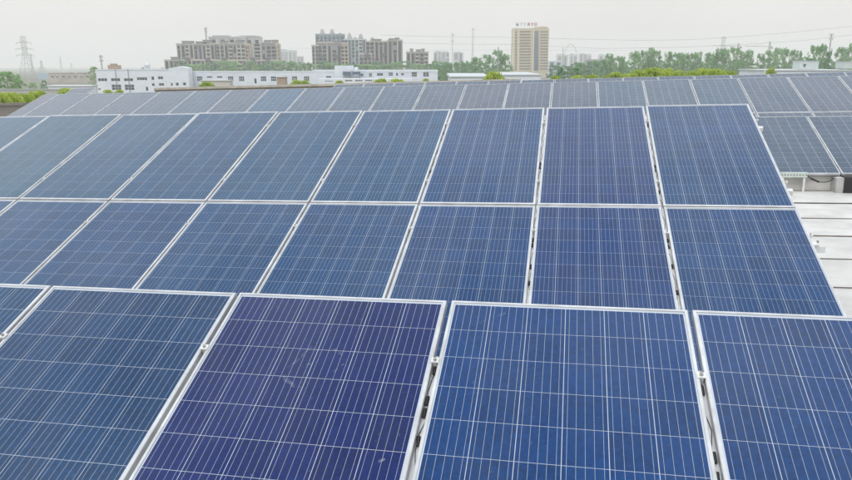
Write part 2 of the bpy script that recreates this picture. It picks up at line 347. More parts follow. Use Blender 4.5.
# ------------------------------------------------------------------ racks under the panels
def rack(tb, k0, k1, tiers, label, step_, detail, x0=None):
    x, y, z, t, p = T[tb]
    Ltot = tiers*PL+(tiers-1)*GAP
    org = Vector((x+(k0+k1)/2*p, y-Ltot*math.cos(t), ROOF_Z))
    root = thing('mounting_rack', label, 'rack'); roofmat(root, org)
    ux, us, un = Vector((1, 0, 0)), Vector((0, math.cos(t), math.sin(t))), Vector((0, -math.sin(t), math.cos(t)))
    XA, XB = x+k0*p-.07, x+k1*p+.07
    srails = [tr*(PL+GAP)+f*PL for tr in range(tiers) for f in (.19, .80)]
    for s in srails:
        mb = MB(); c = S(tb, (XA+XB)/2, s, -.098)-org
        mb.obox(c, ux*((XB-XA)/2), us*.0205, un*.0215)
        build(mb, 'purlin', M_GALV, root)
    gl = list(range(math.ceil(k0), math.floor(k1)+1))
    gx = [x+k*p for k in gl]; gx[0] += .03; gx[-1] -= .03
    for q, X in zip(gl, gx):
        if (q-gl[0]) % step_ and q != gl[-1]: continue
        mb = MB(); mb.obox(S(tb, X, (srails[0]-.06+Ltot-.1)/2, -.0575)-org, ux*.021, us*((Ltot-.1-srails[0]+.06)/2), un*.0220); build(mb, 'rafter', M_GALV, root)
        for s in (srails[0], srails[-1]):
            tp = S(tb, X, s, -.119)-org; mb = MB(); mb.box(tp.x-.02, tp.x+.02, tp.y-.02, tp.y+.02, .03, tp.z); build(mb, 'leg', M_GALV, root)
            mb = MB(); mb.box(tp.x-.07, tp.x+.07, tp.y-.07, tp.y+.07, .02-.03, .03); build(mb, 'foot_plate', M_GALV, root)
    if detail:
        for q in gl:
            X = x+q*p
            for s in srails:
                end = q == gl[-1] or q == gl[0]
                mb = MB(); c = S(tb, X, s, .002)-org
                mb.obox(c, ux*.0155, us*.014, un*.0025); mb.obox(S(tb, X, s, -.02)-org, ux*.0085, us*.013, un*.02)
                cl = build(mb, 'clamp', M_GALV, root)
                b2 = MB(); b2.bar(S(tb, X, s, .004)-org, S(tb, X, s, .013)-org, .007, n=6); build(b2, 'bolt', M_BOLT, cl)
    return root, org
rack('A', -3, 2, 1, 'galvanised rack under the low front row of panels', 1, True)
rack('B', -7, 2, 2, 'galvanised rack under the nearer two-tier row of panels', 1, True)
rack('C', -14, 8, 2, 'galvanised rack under the far two-tier row of panels', 3, False)
rack('D', -2, 2, 1, 'galvanised rack under the far low row, front rail showing above the roof', 1, False)
rack('E', -12, 6, 1, 'galvanised rack under the rearmost row of panels', 3, False)
rack('F', -.5, .5, 1, 'galvanised rack under the lone panel near the parapet', 1, False)

# cables and connectors showing in the gaps
def gap_cable(tb, k, ss, label):
    x, y, z, t, p = T[tb]; X = x+k*p
    org = S(tb, X, max(ss)+.1, -.07); root = thing('panel_cable', label, 'cable', group=None); roofmat(root, org)
    pts = []; s = min(ss)-.1; i = 0
    while s < max(ss)+.12:
        pts.append(S(tb, X+.009*math.sin(i*1.7+k), s, -.030-.004*(i % 2))-org); s += .07; i += 1
    build(MB().path(pts, .0015), 'wire', M_BLACK, root)
    for s in ss:
        a = S(tb, X+rng.uniform(-.003, .003), s-.02, -.026)-org; b = S(tb, X+rng.uniform(-.003, .003), s+.02, -.028)-org
        build(MB().bar(a, b, .0075, n=8), 'connector', M_BLACK, root)
gap_cable('B', -1, [.55, 1.35], 'black cable in the third gap from the bare-roof end of the two-tier row')
gap_cable('B', 0, [.30, .36, 1.20, 1.27, 2.45, 2.52, 2.80, 3.0], 'black connectors in the second gap from the bare-roof end of the two-tier row')
gap_cable('B', 1, [.42, 1.25, 1.32, 1.7, 2.42, 2.50, 2.75, 3.05], 'black connectors in the first gap from the bare-roof end of the two-tier row')
gap_cable('B', -2, [.9, 1.5], 'black cable in the fourth gap from the bare-roof end of the two-tier row')
gap_cable('B', -3, [.5, 1.3], 'black cable in the fifth gap from the bare-roof end of the two-tier row')
gap_cable('A', 0, [.40, .56, .62, .75], 'black cable in the gap beside the violet-blue low panel')
gap_cable('A', 1, [.42, .72, .80, .86], 'black cable in the gap beside the navy low panel')

# fittings by the open strip of roof
q = roof_hit(822, 245, ROOF_Z)
xB, yB, zB, tB, pB = T['B']
ed = xB+2*pB
b = thing('angle_bracket', 'small grey angle bracket sticking out from the two-tier row over the roof', 'bracket')
o_ = S('B', ed+.07, PL+GAP+.19*PL, -.10); roofmat(b, o_)
build(MB().box(-.10, .05, -.012, .03, -.004, .0).box(-.02, .05, -.016, -.012, -.05, .0), 'plate', M_GALV, b)
build(MB().bar((.0, .01, .0), (.0, .01, .04), .008, n=6), 'bolt', M_BOLT, b)
xD, yD, zD, tD, pD = T['D']
pb = S('D', 0, PL, 0)
def d_at(x, y): # point on the upright plane through the low edge of the far low row
    d = cb[0]*(x-W0/2)+cb[1]*(H0/2-y)+cb[2]*FPX; return d*((pb.y-.02)/d.y)
a0, a1 = d_at(781, 172.5), d_at(807.5, 177.5)
ch = thing('steel_channel', 'short perforated pale steel channel under the low edge of the far low row', 'channel'); roofmat(ch, (a0.x, a0.y, a1.z))
Lc = a1.x-a0.x; Hc = a0.z-a1.z
mb = MB(); mb.box(0, Lc, 0, .004, 0, Hc); mb.box(0, Lc, .004, .05, Hc-.004, Hc); mb.box(0, Lc, .004, .05, 0, .004); build(mb, 'web', mat('pale_steel', (.52, .58, .54), .5, metal=.3, var=.15, scale=10), ch)
for i in range(9): build(MB().box(Lc*(i+.3)/9, Lc*(i+.62)/9, -.0015, .0, Hc*.4, Hc*.6), 'slot', M_BLACK, ch)
stand = MB(); gz = ROOF_Z-a1.z
for f in (.1, .9): stand.box(Lc*f-.015, Lc*f+.015, .01, .04, gz-.03, 0)
build(stand, 'support', M_GALV, ch)
kb = thing('roof_curb', 'white sheet-metal curb under the low edge of the far low row', 'curb'); kz = d_at(820, 175).z-ROOF_Z
roofmat(kb, (a0.x-1.5, pb.y+.10, ROOF_Z)); build(MB().box(0, 6.5, 0, .10, -.03, kz-.05), 'upstand', M_ROOF, kb); build(MB().box(-.01, 6.51, -.015, .115, kz-.05, kz-.03), 'cap', M_ROOF, kb)
c0, c1 = d_at(834.5, 175.5), d_at(841, 187)
blk = thing('ballast_block', 'pale concrete ballast block with a black plastic cover at the far low row', 'block'); roofmat(blk, (c0.x, c0.y+.05, ROOF_Z))
bw = d_at(868, 180).x-c0.x; hh = c0.z-ROOF_Z
mb = MB(); mb.box(0, bw, -.16, .22, -.02, hh-.02); build(mb, 'block', M_CONC, blk)
mb = MB(); mb.box(bw*.22, bw+.02, -.18, -.16, .01, hh-.02); mb.box(bw*.22, bw+.02, -.18, .1, hh-.02, hh-.005); build(mb, 'cover', M_BLACK, blk)
pts = [d_at(*q) for q in ((807, 175.5), (811, 178.5), (815, 180.8), (819, 182), (825, 182.3), (830, 181), (834, 178.2), (836, 176))]
cbl = thing('loose_cable', 'thin dark cable sagging below the far low row beside the ballast block', 'cable'); roofmat(cbl, pts[4])
build(MB().path([p-pts[4] for p in pts], .006), 'wire', M_BLACK, cbl)
build(MB().bar(pts[1]-pts[4], pts[3]-pts[4], .014, n=8), 'connector', M_BLACK, cbl)

# parapets of the roof (north end and low side), standing from the ground
def rp(x, y, z=0): return RM @ Vector((x, y, z))
def parapet(name, label, P, Q, top, mcol):
    """upright wall between two roof points, its coping `top` above the roof"""
    a, c = rp(*P, ROOF_Z), rp(*Q, ROOF_Z); d = (c-a); d.z = 0; n = Vector((-d.y, d.x, 0)).normalized()*.14
    root = thing(name, label, 'wall', (a.x, a.y, 0)); o = Vector((a.x, a.y, 0))
    mb = MB()
    def hexa(lo_a, lo_c, hi_a, hi_c, nn):
        k = len(mb.v)
        for pnt, z in ((a, lo_a), (c, lo_c), (c, hi_c), (a, hi_a)):
            for sg in (-1, 1): v = Vector((pnt.x, pnt.y, z))+nn*sg-o; mb.v.append(tuple(v))
        for f in ((0, 2, 4, 6), (7, 5, 3, 1), (0, 1, 3, 2), (2, 3, 5, 4), (4, 5, 7, 6), (6, 7, 1, 0)): mb.f.append(tuple(k+i for i in f))
    hexa(0, 0, a.z+top-.1, c.z+top-.1, n); build(mb, 'wall', M_WALL0, root)
    mb = MB(); hexa(a.z+top-.1, c.z+top-.1, a.z+top, c.z+top, n*1.35); build(mb, 'coping', mcol, root)
    return root
def ry(x, y, Y): # roof-frame point seen at a pixel on the upright plane Y of the roof frame
    d = cb[0]*(x-W0/2)+cb[1]*(H0/2-y)+cb[2]*FPX; return d*(Y/d.y)
nl, nr = ry(155, 86.3, 31.3), ry(452, 82.2, 31.3); hN = (nl.z+nr.z)/2-ROOF_Z
parapet('parapet_wall', 'long tan parapet wall closing the roof behind the solar rows', (nl.x, 31.3), (ry(520, 84, 31.3).x, 31.3), hN, M_COPE)
wl = ry(10, 103, 25.5)
parapet('parapet_wall', 'short dark weathered wall at the roof corner below the leafy bushes', (RX0, 25.5), (ry(26, 103, 25.5).x, 25.5), wl.z-ROOF_Z, M_WALL0)
parapet('parapet_wall', 'low dark parapet along the side of the roof', (RX0, -4), (RX0, 25.2), .5, M_WALL0)

# ------------------------------------------------------------------ far buildings
GLASS = mat('window_glass', (.02, .026, .034), .2, spec=.3); GLASSB = mat('blue_window_glass', (.05, .11, .17), .12)
M_WFR = mat('white_window_frame', (.62, .64, .66), .6)
WMESH = {}
def window(parent, x0, x1, z0, z1, cols=2, rows=1, glass=None, depth=.18, fr=None):
    """window set back in its opening: frame bars, with the pane as a part of it. local facade coords (x, z), facade face at y=0"""
    w_, h_ = round(x1-x0, 2), round(z1-z0, 2); key = (w_, h_, cols, rows, (glass or GLASS).name, fr and fr.name)
    if key not in WMESH:
        t = min(.12, w_*.07+.02); mb = MB()
        for i in range(cols+1): c = -w_/2+t/2+(w_-t)*i/cols; mb.box(c-t/2, c+t/2, depth-.06, depth, -h_/2, h_/2)
        for j in range(rows+1): c = -h_/2+t/2+(h_-t)*j/rows; mb.box(-w_/2, w_/2, depth-.055, depth-.003, c-t/2, c+t/2)
        pm = MB(); pm.box(-w_/2, w_/2, depth-.02, depth+.03, -h_/2, h_/2)
        WMESH[key] = (mb.mesh('window', fr or M_WFR), pm.mesh('pane', glass or GLASS))
    a, b = WMESH[key]
    o = ob('window', a, parent, ((x0+x1)/2, 0, (z0+z1)/2)); ob('pane', b, o)
def shell(parent, w_, h_, dep, m, rects, depth=.2, name='wall', x0=None, ytop=0):
    """hollow box whose front (y=0, facing the camera) has real openings with reveals"""
    mb = MB(); x0 = -w_/2 if x0 is None else x0; x1 = x0+w_
    xs = sorted({x0, x1, *[r[0] for r in rects], *[r[1] for r in rects]}); zs = sorted({0, h_, *[r[2] for r in rects], *[r[3] for r in rects]})
    xs = [x for x in xs if x0 <= x <= x1]; zs = [z for z in zs if 0 <= z <= h_]
    for a, b in zip(xs, xs[1:]):
        run = None
        for c, d in zip(zs, zs[1:]):
            mx_, mz = (a+b)/2, (c+d)/2
            if any(r[0] < mx_ < r[1] and r[2] < mz < r[3] for r in rects):
                if run is not None: mb.quad((a, 0, run), (b, 0, run), (b, 0, c), (a, 0, c)); run = None
            elif run is None: run = c
        if run is not None: mb.quad((a, 0, run), (b, 0, run), (b, 0, h_), (a, 0, h_))
    for a, b, c, d in rects:
        q = depth+.03
        mb.quad((a, 0, c), (b, 0, c), (b, q, c), (a, q, c)); mb.quad((a, 0, d), (a, q, d), (b, q, d), (b, 0, d))
        mb.quad((a, 0, c), (a, q, c), (a, q, d), (a, 0, d)); mb.quad((b, 0, c), (b, 0, d), (b, q, d), (b, q, c)); mb.quad((a, q, c), (b, q, c), (b, q, d), (a, q, d))
    mb.quad((x0, dep, 0), (x0, dep, h_), (x1, dep, h_), (x1, dep, 0)); mb.quad((x0, 0, 0), (x0, 0, h_), (x0, dep, h_), (x0, dep, 0))
    mb.quad((x1, 0, 0), (x1, dep, 0), (x1, dep, h_), (x1, 0, h_)); mb.quad((x0, 0, h_), (x1, 0, h_), (x1, dep, h_), (x0, dep, h_))
    return build(mb, name, m, parent)
def base(x, D): p = px(x, 65, D); return Vector((p.x, D, 0))

# white two-storey block
D = 280; MWHITE = mat('white_render_wall', (.67, .71, .77), .85, var=.10, scale=.35); MWHITE2 = mat('white_plaster', (.64, .69, .76), .85, var=.12, scale=.3)
def facade(name, label, cat, x0, x1, ytop, D, dep, m, wins, glass=None, group=None):
    o = base((x0+x1)/2, D); a, b = px(x0, ytop, D), px(x1, ytop, D); root = thing(name, label, cat, o, group)
    rects = []
    for (u0, v0, u1, v1, c, r) in wins:
        p, q = px(u0, v1, D), px(u1, v0, D); rects.append((round(p.x-o.x, 2), round(q.x-o.x, 2), round(p.z, 2), round(q.z, 2), c, r))
    shell(root, b.x-a.x, a.z, dep, m, [r[:4] for r in rects])
    for r in rects: window(root, *r, glass=glass)
    return root, o, a, b
wins = []
for x in (98, 111, 124): wins.append((x, 78.2, x+9, 81.4, 3, 1))
wins.append((137, 77.2, 147, 80.4, 4, 1))
for x in (112, 125): wins.append((x, 84.5, x+9, 90.2, 3, 2))
wins += [(151.5, 76.5, 154, 80, 1, 1), (158, 76.3, 163, 79.5, 2, 1), (152, 83.3, 154.5, 86.2, 1, 1), (159, 83, 164, 86, 2, 1), (171, 82.8, 172.6, 86, 1, 1), (176, 82.6, 178.6, 85.8, 1, 1), (183, 82.5, 186, 85.5, 1, 1), (98.5, 88.2, 100.5, 90, 1, 1), (146, 86.8, 148, 91, 1, 1)]
wb1, o, a, b = facade('factory_office', 'white two-storey flat-roofed factory office with dark windows and rooftop tank', 'building', 95, 187.5, 70.2, D, 5, MWHITE, wins)
wid = b.x-a.x
build(MB().box(-wid/2-.15, wid*.28, -.15, 5.1, a.z, a.z+.35), 'parapet', MWHITE2, wb1)
g0 = wid*.28
mb = MB(); k = 0
for y in (-.02, 4.98):
    mb.v += [(g0, y, a.z), (wid/2, y, a.z), (wid/2, y, a.z+.9), (wid*.41, y, a.z+1.5), (g0, y, a.z+.6)]
mb.f += [(0, 1, 2, 3, 4), (9, 8, 7, 6, 5)]+[(i, i+5, (i+1) % 5+5, (i+1) % 5) for i in range(5)]
build(mb, 'gable', MWHITE2, wb1)
for x in (116.5, 129): p = px(x, 80, D)-o; build(MB().bar((p.x, -.25, 0), (p.x, -.25, a.z+.4), .10, n=8), 'downpipe', mat('grey_pipe', (.22, .24, .27), .6), wb1)
p = px(112, 69, D)-o; build(MB().box(p.x-2, p.x+2, 1, 4, a.z+.36, a.z+1.9).box(p.x-1.2, p.x+.8, 1.5, 3.5, a.z+1.9, a.z+2.5), 'stair_hut', mat('brown_brick', (.36, .26, .19), .9, var=.3, scale=2), wb1)
p = px(145.2, 69, D)-o; build(MB().lathe([(.9, a.z), (.9, a.z+1.2), (1.15, a.z+1.25), (1.15, a.z+2.0), (.8, a.z+2.6), (.3, a.z+3.1), (.08, a.z+3.3)], 12, (p.x, 2.5, 0)), 'rooftop_tank', mat('pale_tank', (.55, .58, .62), .4, metal=.3), wb1)
for x in (140, 160): p = px(x, 69, D)-o; build(MB().box(p.x-.45, p.x+.45, 2, 3, a.z+.3, a.z+1.1), 'roof_vent', M_CONC, wb1)
# long white single block with many windows
wins = []
for x, t in ((188.5, 0), (197, 1), (207, 2), (217, 2), (228, 1), (239, 1), (261, 1), (271, 1), (292, 1), (304, 1), (326, 2)):
    wins.append((x, 76.3 if t != 2 else 76, x+(5.2 if t != 0 else 3.5), 81.4 if t != 2 else 78.2, 3, 2 if t != 2 else 1))
wins += [(254.5, 78.5, 256.5, 83.6, 1, 1), (282, 76, 287, 80, 2, 2), (359, 73.5, 363.5, 76.5, 3, 1), (369, 73, 372, 77, 2, 2), (377, 73, 383, 76, 3, 1), (388.5, 72.5, 393, 76, 2, 2), (396, 73, 398, 75.8, 1, 1), (401, 73, 404, 75.6, 2, 1), (411.5, 71.8, 417, 76.8, 3, 2), (423, 71, 429, 76.8, 2, 3)]
lb, o, a, b = facade('long_workshop', 'long low white workshop with rows of windows and parapet, behind the tan parapet wall', 'building', 187.8, 437.5, 72.0, D+6, 10, MWHITE2, wins)
L_ = b.x-a.x
build(MB().box(-L_/2+.1, -.05, -.12, 9.9, a.z, a.z+.3).box(.05, L_/2+.1, -.12, 9.9, a.z, a.z+.85), 'parapet', MWHITE, lb)
p, q = px(333, 65.5, D)-o, px(350, 72, D)-o; build(MB().box(p.x, q.x, -1, 9, q.z-4.0+0, p.z), 'stair_block', MWHITE, lb)
for x in (345.8, 355.5):
    p = px(x, 73, D)-o; z0 = p.z
    build(MB().box(p.x-1.5, p.x+1.5, -3.6, -1.4, z0-.6, z0+.5), 'tank_frame', mat('dark_blue_steel', (.05, .09, .16), .6), lb)
    mb = MB()
    for sx_ in (-1.3, 1.3):
        for yy in (-3.4, -1.6): mb.bar((p.x+sx_, yy, 0), (p.x+sx_, yy, z0-.6), .09)
    for zz in (z0-2.2,): mb.bar((p.x-1.3, -3.4, zz), (p.x+1.3, -3.4, z0-.6), .07); mb.bar((p.x+1.3, -3.4, zz), (p.x-1.3, -3.4, z0-.6), .07)
    build(mb, 'tank_legs', mat('grey_pipe', (.22, .24, .27)), lb)
p = px(355.5, 70, D)-o; build(MB().lathe([(.85, p.z-.6), (.85, p.z+.6), (.6, p.z+.95), (.1, p.z+1.1)], 12, (p.x, -2.5, 0)), 'water_tank', MWHITE, lb)
# low annex in front
wins = [(325, 80.8, 333, 82, 4, 1)]+[(x, 79.8, x+7.5, 81.6, 4, 1) for x in (345, 355, 365, 375)]
facade('low_annex', 'low white annex with a strip of small windows before the long workshop', 'building', 318, 412, 78.6, D-14, 8, MWHITE, wins)
for x0, x1, y0, lb_ in ((200, 228, 80.8, 'small beige roofed shed before the long white workshop'), (276, 284, 77.2, 'small brown brick hut before the long white workshop')):
    o = base((x0+x1)/2, D-16); a, b = px(x0, y0, D-16), px(x1, y0, D-16); r = thing('shed', lb_, 'shed', o)
    build(MB().box(-(b.x-a.x)/2, (b.x-a.x)/2, 0, 5, 0, a.z), 'wall', mat('beige_wall' if x1 > 230 or x0 == 200 else 'brown_brick', (.5, .47, .42)) if x0 == 200 else MATS['brown_brick'], r)
    build(MB().box(-(b.x-a.x)/2-.3, (b.x-a.x)/2+.3, -.4, 5.3, a.z+.002, a.z+.25), 'roof', mat('pale_sheet_roof', (.55, .56, .55), .6), r)
# low white sheds and flat roofs
def lowshed(x0, x1, y0, D, dep, label, rise=.5, name='shed', m=None):
    o = base((x0+x1)/2, D); a, b = px(x0, y0, D), px(x1, y0, D); w2 = (b.x-a.x)/2; r = thing(name, label, 'shed', o)
    build(MB().box(-w2, w2, 0, dep, 0, a.z-.25), 'wall', m or MWHITE, r)
    mb = MB(); z = a.z-.25
    mb.v += [(-w2-.3, -.3, z+.002), (w2+.3, -.3, z+.002), (w2+.3, dep+.3, z+.002), (-w2-.3, dep+.3, z+.002), (-w2-.3, -.3, z+.2), (w2+.3, -.3, z+.2), (w2+.3, dep+.3, z+.2+rise), (-w2-.3, dep+.3, z+.2+rise)]
    mb.f += [(3, 2, 1, 0), (4, 5, 6, 7), (0, 1, 5, 4), (1, 2, 6, 5), (2, 3, 7, 6), (3, 0, 4, 7)]
    build(mb, 'roof', mat('white_sheet_roof', (.48, .51, .54), .5, var=.1, scale=.5), r); return r, o, a, b
lowshed(451, 489, 76, 170, 22, 'low white-roofed shed beside the round yellow-green treetop', .5)
lowshed(504, 541, 74.3, 180, 26, 'low white-roofed shed at the foot of the beige office tower', .4)
r, o, a, b = lowshed(773, 858, 69.8, 190, 20, 'long low white building under the trees with a sign box on its roof', .2, 'flat_building')
D_ = 196
def box_on(x0, x1, y0, y1, D, dep, name, label, m, cat):
    p, q = px(x0, y1, D), px(x1, y0, D); r = thing(name, label, cat, ((p.x+q.x)/2, D, p.z)); w2 = (q.x-p.x)/2; build(MB().box(-w2, w2, 0, dep, 0, q.z-p.z), 'wall', m, r)
    build(MB().box(-w2-.12, w2+.12, -.12, dep+.12, q.z-p.z, q.z-p.z+.15), 'roof', MATS['white_sheet_roof'], r); return r, w2, q.z-p.z
MG = mat('pale_green_grey', (.50, .56, .54), .7, var=.08, scale=.5)
r, w2, h2 = box_on(799.5, 819, 61.5, 69.2, D_, 4, 'rooftop_cabin', 'pale rooftop cabin with a dark wedge-shaped emblem on its front', MG, 'cabin')
k = 2*w2/19.5; cx = -w2+4.8*k
mb = MB(); ez = h2*.68
for y in (-.08, -.003): mb.v += [(cx-2*k, y, ez), (cx+2*k, y, ez), (cx+1.2*k, y, ez-.8*k), (cx+.9*k, y, ez-3*k), (cx-.9*k, y, ez-3*k), (cx-1.2*k, y, ez-.8*k)]
mb.f += [tuple(range(6))[::-1], tuple(range(6, 12))]+[(i, (i+1) % 6, (i+1) % 6+6, i+6) for i in range(6)]
build(mb, 'emblem', mat('dark_emblem', (.08, .10, .11)), r)
box_on(843, 862, 62, 68.6, 200, 4, 'rooftop_cabin', 'plain pale rooftop cabin next to the one with the emblem', MG, 'cabin')
# left: low white works and old beige terraces
lowshed(45, 87, 85.6, 230, 5, 'low white works hall beside the two-storey factory office', .15, 'works_hall')
MB_OLD = mat('old_beige_render', (.40, .36, .31), .9, var=.3, scale=.15)
wins = [(x, 75.5+(i % 2)*.6, x+2.6, 78, 2, 1) for i, x in enumerate((51, 56, 62, 68, 74, 80, 86))]
ot, o, a, b = facade('old_terrace', 'old beige terrace of flats with dark windows beyond the white works hall', 'building', 47, 93, 74.2, 480, 20, MB_OLD, wins)
for i, x in enumerate((50, 57, 64, 71, 79, 87)):
    p = px(x, 74, 480)-o; build(MB().box(p.x-2.2, p.x+2.2, 2, 10, a.z, a.z+rng.uniform(.4, 1.1)), 'roof_hut', mat('dull_brown_roof', (.22, .19, .17), .9), ot)
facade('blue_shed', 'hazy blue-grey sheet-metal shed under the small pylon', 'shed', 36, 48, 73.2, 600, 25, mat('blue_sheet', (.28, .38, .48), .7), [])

# ------------------------------------------------------------------ apartments
def apartment(x0, x1, ytop, D, m, label, bay=3.3, floor=2.8, dep=7, glass=None, crown=(), slot=None, group=None, name='apartment_block', arch=(), spires=(), trim=None, style=0):
    D = D*.68 if D < 870 else D*.85
    o = base((x0+x1)/2, D); a, b = px(x0, ytop, D), px(x1, ytop, D); wd = b.x-a.x; h = a.z; root = thing(name, label, 'building', o, group)
    nb = max(2, round(wd/bay)); bw_ = wd/nb; nf = int(h/floor); rects = []
    r2 = random.Random(int(x0*7+ytop))
    pat = [r2.choice('wbss') for _ in range(nb)]; seg = {}
    zlo = max(0, px(x0, 68, D).z-3); wm = glass or GLASS
    for i in range(nb):
        c = -wd/2+(i+.5)*bw_
        for f in range(nf):
            z = f*floor+.9
            if z < zlo or z+1.7 > h-.5: continue
            pk = seg.setdefault((i, (f+i) // 4), r2.choice('wbs'+pat[i]*2))
            if r2.random() < .06: continue
            if pk == 'w': rects.append((c-bw_*.38, c+bw_*.38, z-.3, z+1.8, 2, 1))
            elif pk == 'b': rects.append((c-bw_*.40, c+bw_*.40, z-.1, z+1.9, 2, 1))
            else: rects.append((c-bw_*.24, c+bw_*.24, z-.85, z+2.0, 1, 1))
    rects = [tuple(round(v, 2) for v in r) for r in rects]
    shell(root, wd, h, dep, m, [r[:4] for r in rects], depth=1.3)
    for r in rects: window(root, *r, glass=glass or GLASS, depth=1.25, fr=M_DFR)
    tm = trim or mat('cream_trim', (.44, .40, .36), .85)
    for i in range(nb+1):                      # pilasters between the bays
        if r2.random() < .5:
            c = -wd/2+i*bw_; mb = MB(); mb.box(max(-wd/2, c-.35), min(wd/2, c+.35), -.9, -.002, 0, h+r2.uniform(-.5, .6)); build(mb, 'pilaster', tm, root)
    for i in range(nb):
        if pat[i] == 'b' and r2.random() < .5:                      # balcony slabs
            c = -wd/2+(i+.5)*bw_
            for f in range(nf):
                z = f*floor+.55
                if z < zlo or z > h-2.5: continue
                ob('balcony', balc(round(bw_*.8, 1), tm), root, (c, 0, z))
    for (c0, c1, yt) in crown:
        p, q = px(c0, yt, D)-o, px(c1, yt, D)-o; build(MB().box(p.x, q.x, -.6, dep*.7, h, p.z).box(p.x-.3, q.x+.3, -.9, dep*.7+.3, p.z, p.z+.5), 'roof_tower', m, root)
    build(MB().box(-wd/2-.3, wd/2+.3, -.5, -.003, h-.5, h+.6), 'cornice', tm, root)
    for (cx_, yt) in arch:                     # arched gables
        p = px(cx_, yt, D)-o; mb = MB(); n = 8; rr = 1.9
        for y in (-1.4, -.004): mb.v += [(p.x+rr*math.cos(math.pi*i/n), y, p.z-rr+rr*math.sin(math.pi*i/n)) for i in range(n+1)]
        mb.f += [tuple(range(n+1))[::-1], tuple(range(n+1, 2*n+2))]+[(i, i+1, i+n+2, i+n+1) for i in range(n)]+[(n, 0, n+1, 2*n+1)]
        build(mb, 'arched_gable', mat('slate_gable', (.07, .08, .10), .7), root)
    for (cx_, yt) in spires:
        p = px(cx_, yt, D)-o; hh_ = p.z-h
        build(MB().lathe([(1.9, h), (1.9, h+hh_*.35), (1.5, h+hh_*.42), (1.4, h+hh_*.66), (.95, h+hh_*.82), (.3, h+hh_*.94), (.08, h+hh_)], 10, (p.x, dep*.4, 0)), 'roof_turret', mat('grey_turret', (.36, .36, .36), .8), root)
    return root
BAL = {}
M_DFR = mat('dark_window_frame', (.05, .055, .065), .6)
def balc(w_, m):
    if w_ not in BAL: BAL[w_] = MB().box(-w_/2, w_/2, -1.1, -.01, 0, .15).box(-w_/2, w_/2, -1.1, -1.02, .15, .9).mesh('balcony', m)
    return BAL[w_]
MAPB = mat('taupe_apartment', (.24, .235, .245), .9, var=.15, scale=.08); MAPG = mat('grey_apartment', (.33, .34, .36), .9, var=.12, scale=.08)
MAPW = mat('pale_apartment', (.50, .50, .50), .9, var=.1, scale=.08); MAPT = mat('teal_grey_tower', (.24, .31, .35), .8, var=.1, scale=.08)
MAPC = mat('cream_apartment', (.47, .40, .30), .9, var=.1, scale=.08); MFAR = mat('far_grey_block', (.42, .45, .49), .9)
apartment(165, 178.5, 60.2, 770, MAPB, 'low stepped end block of the taupe apartment estate', crown=((171, 177.5, 57.5),))
apartment(178, 216, 44.0, 800, MAPB, 'taupe apartment block with two raised roof towers and lattice mast behind', crown=((182, 192, 41.5), (196, 207, 42), (203, 209, 40.4)))
apartment(179, 214, 60.0, 775, MAPB, 'lower taupe wing with arched gables before the apartment block with two roof towers', arch=((188, 57.8), (208, 57.8)), dep=8)
apartment(210.5, 247, 37.2, 840, MAPW, 'pale grey apartment tower with one window column behind taupe blocks', bay=6.5, crown=((213, 229, 36),), trim=MAPW)
apartment(217, 246.5, 43.5, 800, MAPB, 'taupe apartment block with cream flank in front of the pale grey tower', crown=((220, 227, 41.5), (235, 243, 41)))
apartment(215, 247, 60.2, 775, MAPB, 'lower taupe wing with one arched gable below the pale grey tower', arch=((224, 57.3),), dep=8)
apartment(239, 262, 36.6, 850, MAPW, 'pale apartment tower with stepped roof beside the cream-flanked block', bay=7, trim=MAPW, crown=((241, 255, 36),))
apartment(246.5, 251, 44, 798, MAPC, 'narrow cream stair flank of the taupe apartment estate', bay=6, trim=MAPC)
apartment(262, 277, 42.5, 805, MAPB, 'taupe apartment block with cream crown at the open end of the estate', crown=((264, 270, 40.6), (272, 277, 40.4)))
apartment(276.6, 279.8, 43.5, 803, MAPC, 'cream end wall of the taupe apartment estate', bay=6, trim=MAPC)
apartment(248, 279, 60.3, 778, MAPB, 'lower taupe wing with two arched gables at the open end of the estate', arch=((253, 57.3), (268, 57.3)), dep=8)
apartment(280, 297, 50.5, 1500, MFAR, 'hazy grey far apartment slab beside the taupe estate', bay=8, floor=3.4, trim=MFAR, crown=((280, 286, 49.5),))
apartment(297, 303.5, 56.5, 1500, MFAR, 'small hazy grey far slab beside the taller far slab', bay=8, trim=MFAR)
apartment(312.5, 319, 45.5, 798, MAPB, 'narrow taupe stair block at the corner of the turreted estate', bay=4)
apartment(318, 342, 42.5, 800, MAPB, 'taupe apartment block with arched gables before the turreted teal tower', crown=((334, 341, 41.5),), arch=((321.5, 55), (337, 54.5)))
apartment(341, 348.5, 43.5, 800, MAPC, 'cream-fronted apartment wing next to the turreted teal towers', bay=3.6)
apartment(316.5, 345, 34.5, 860, MAPT, 'tall teal-grey tower with two pointed roof turrets above taupe apartments', bay=3.2, spires=((321.6, 28), (331.5, 28), (339.5, 32.5), (343, 34)), trim=MAPT, glass=GLASSB)
apartment(344.5, 366.5, 39.5, 850, MAPT, 'teal-grey tower with broad turret left of taupe apartments', bay=3.0, spires=((349, 32), (354.5, 36.5), (360.3, 32.8)), trim=mat('pale_trim', (.46, .49, .5)), glass=GLASSB)
apartment(366, 388, 41.5, 800, MAPB, 'taupe apartment block joined to a taller corner block near the small lone block', crown=((372, 381, 39.6),), arch=((369, 53), (384, 53)), spires=((372, 36.2),))
apartment(388, 402.5, 40.2, 798, MAPB, 'tall taupe corner block with roof towers facing open sky', crown=((389, 394, 39), (395, 399, 38.2)))
apartment(359.5, 372, 54, 782, MAPB, 'low taupe wing with arched gable under the teal-grey towers', arch=((367, 52.8),), dep=8)
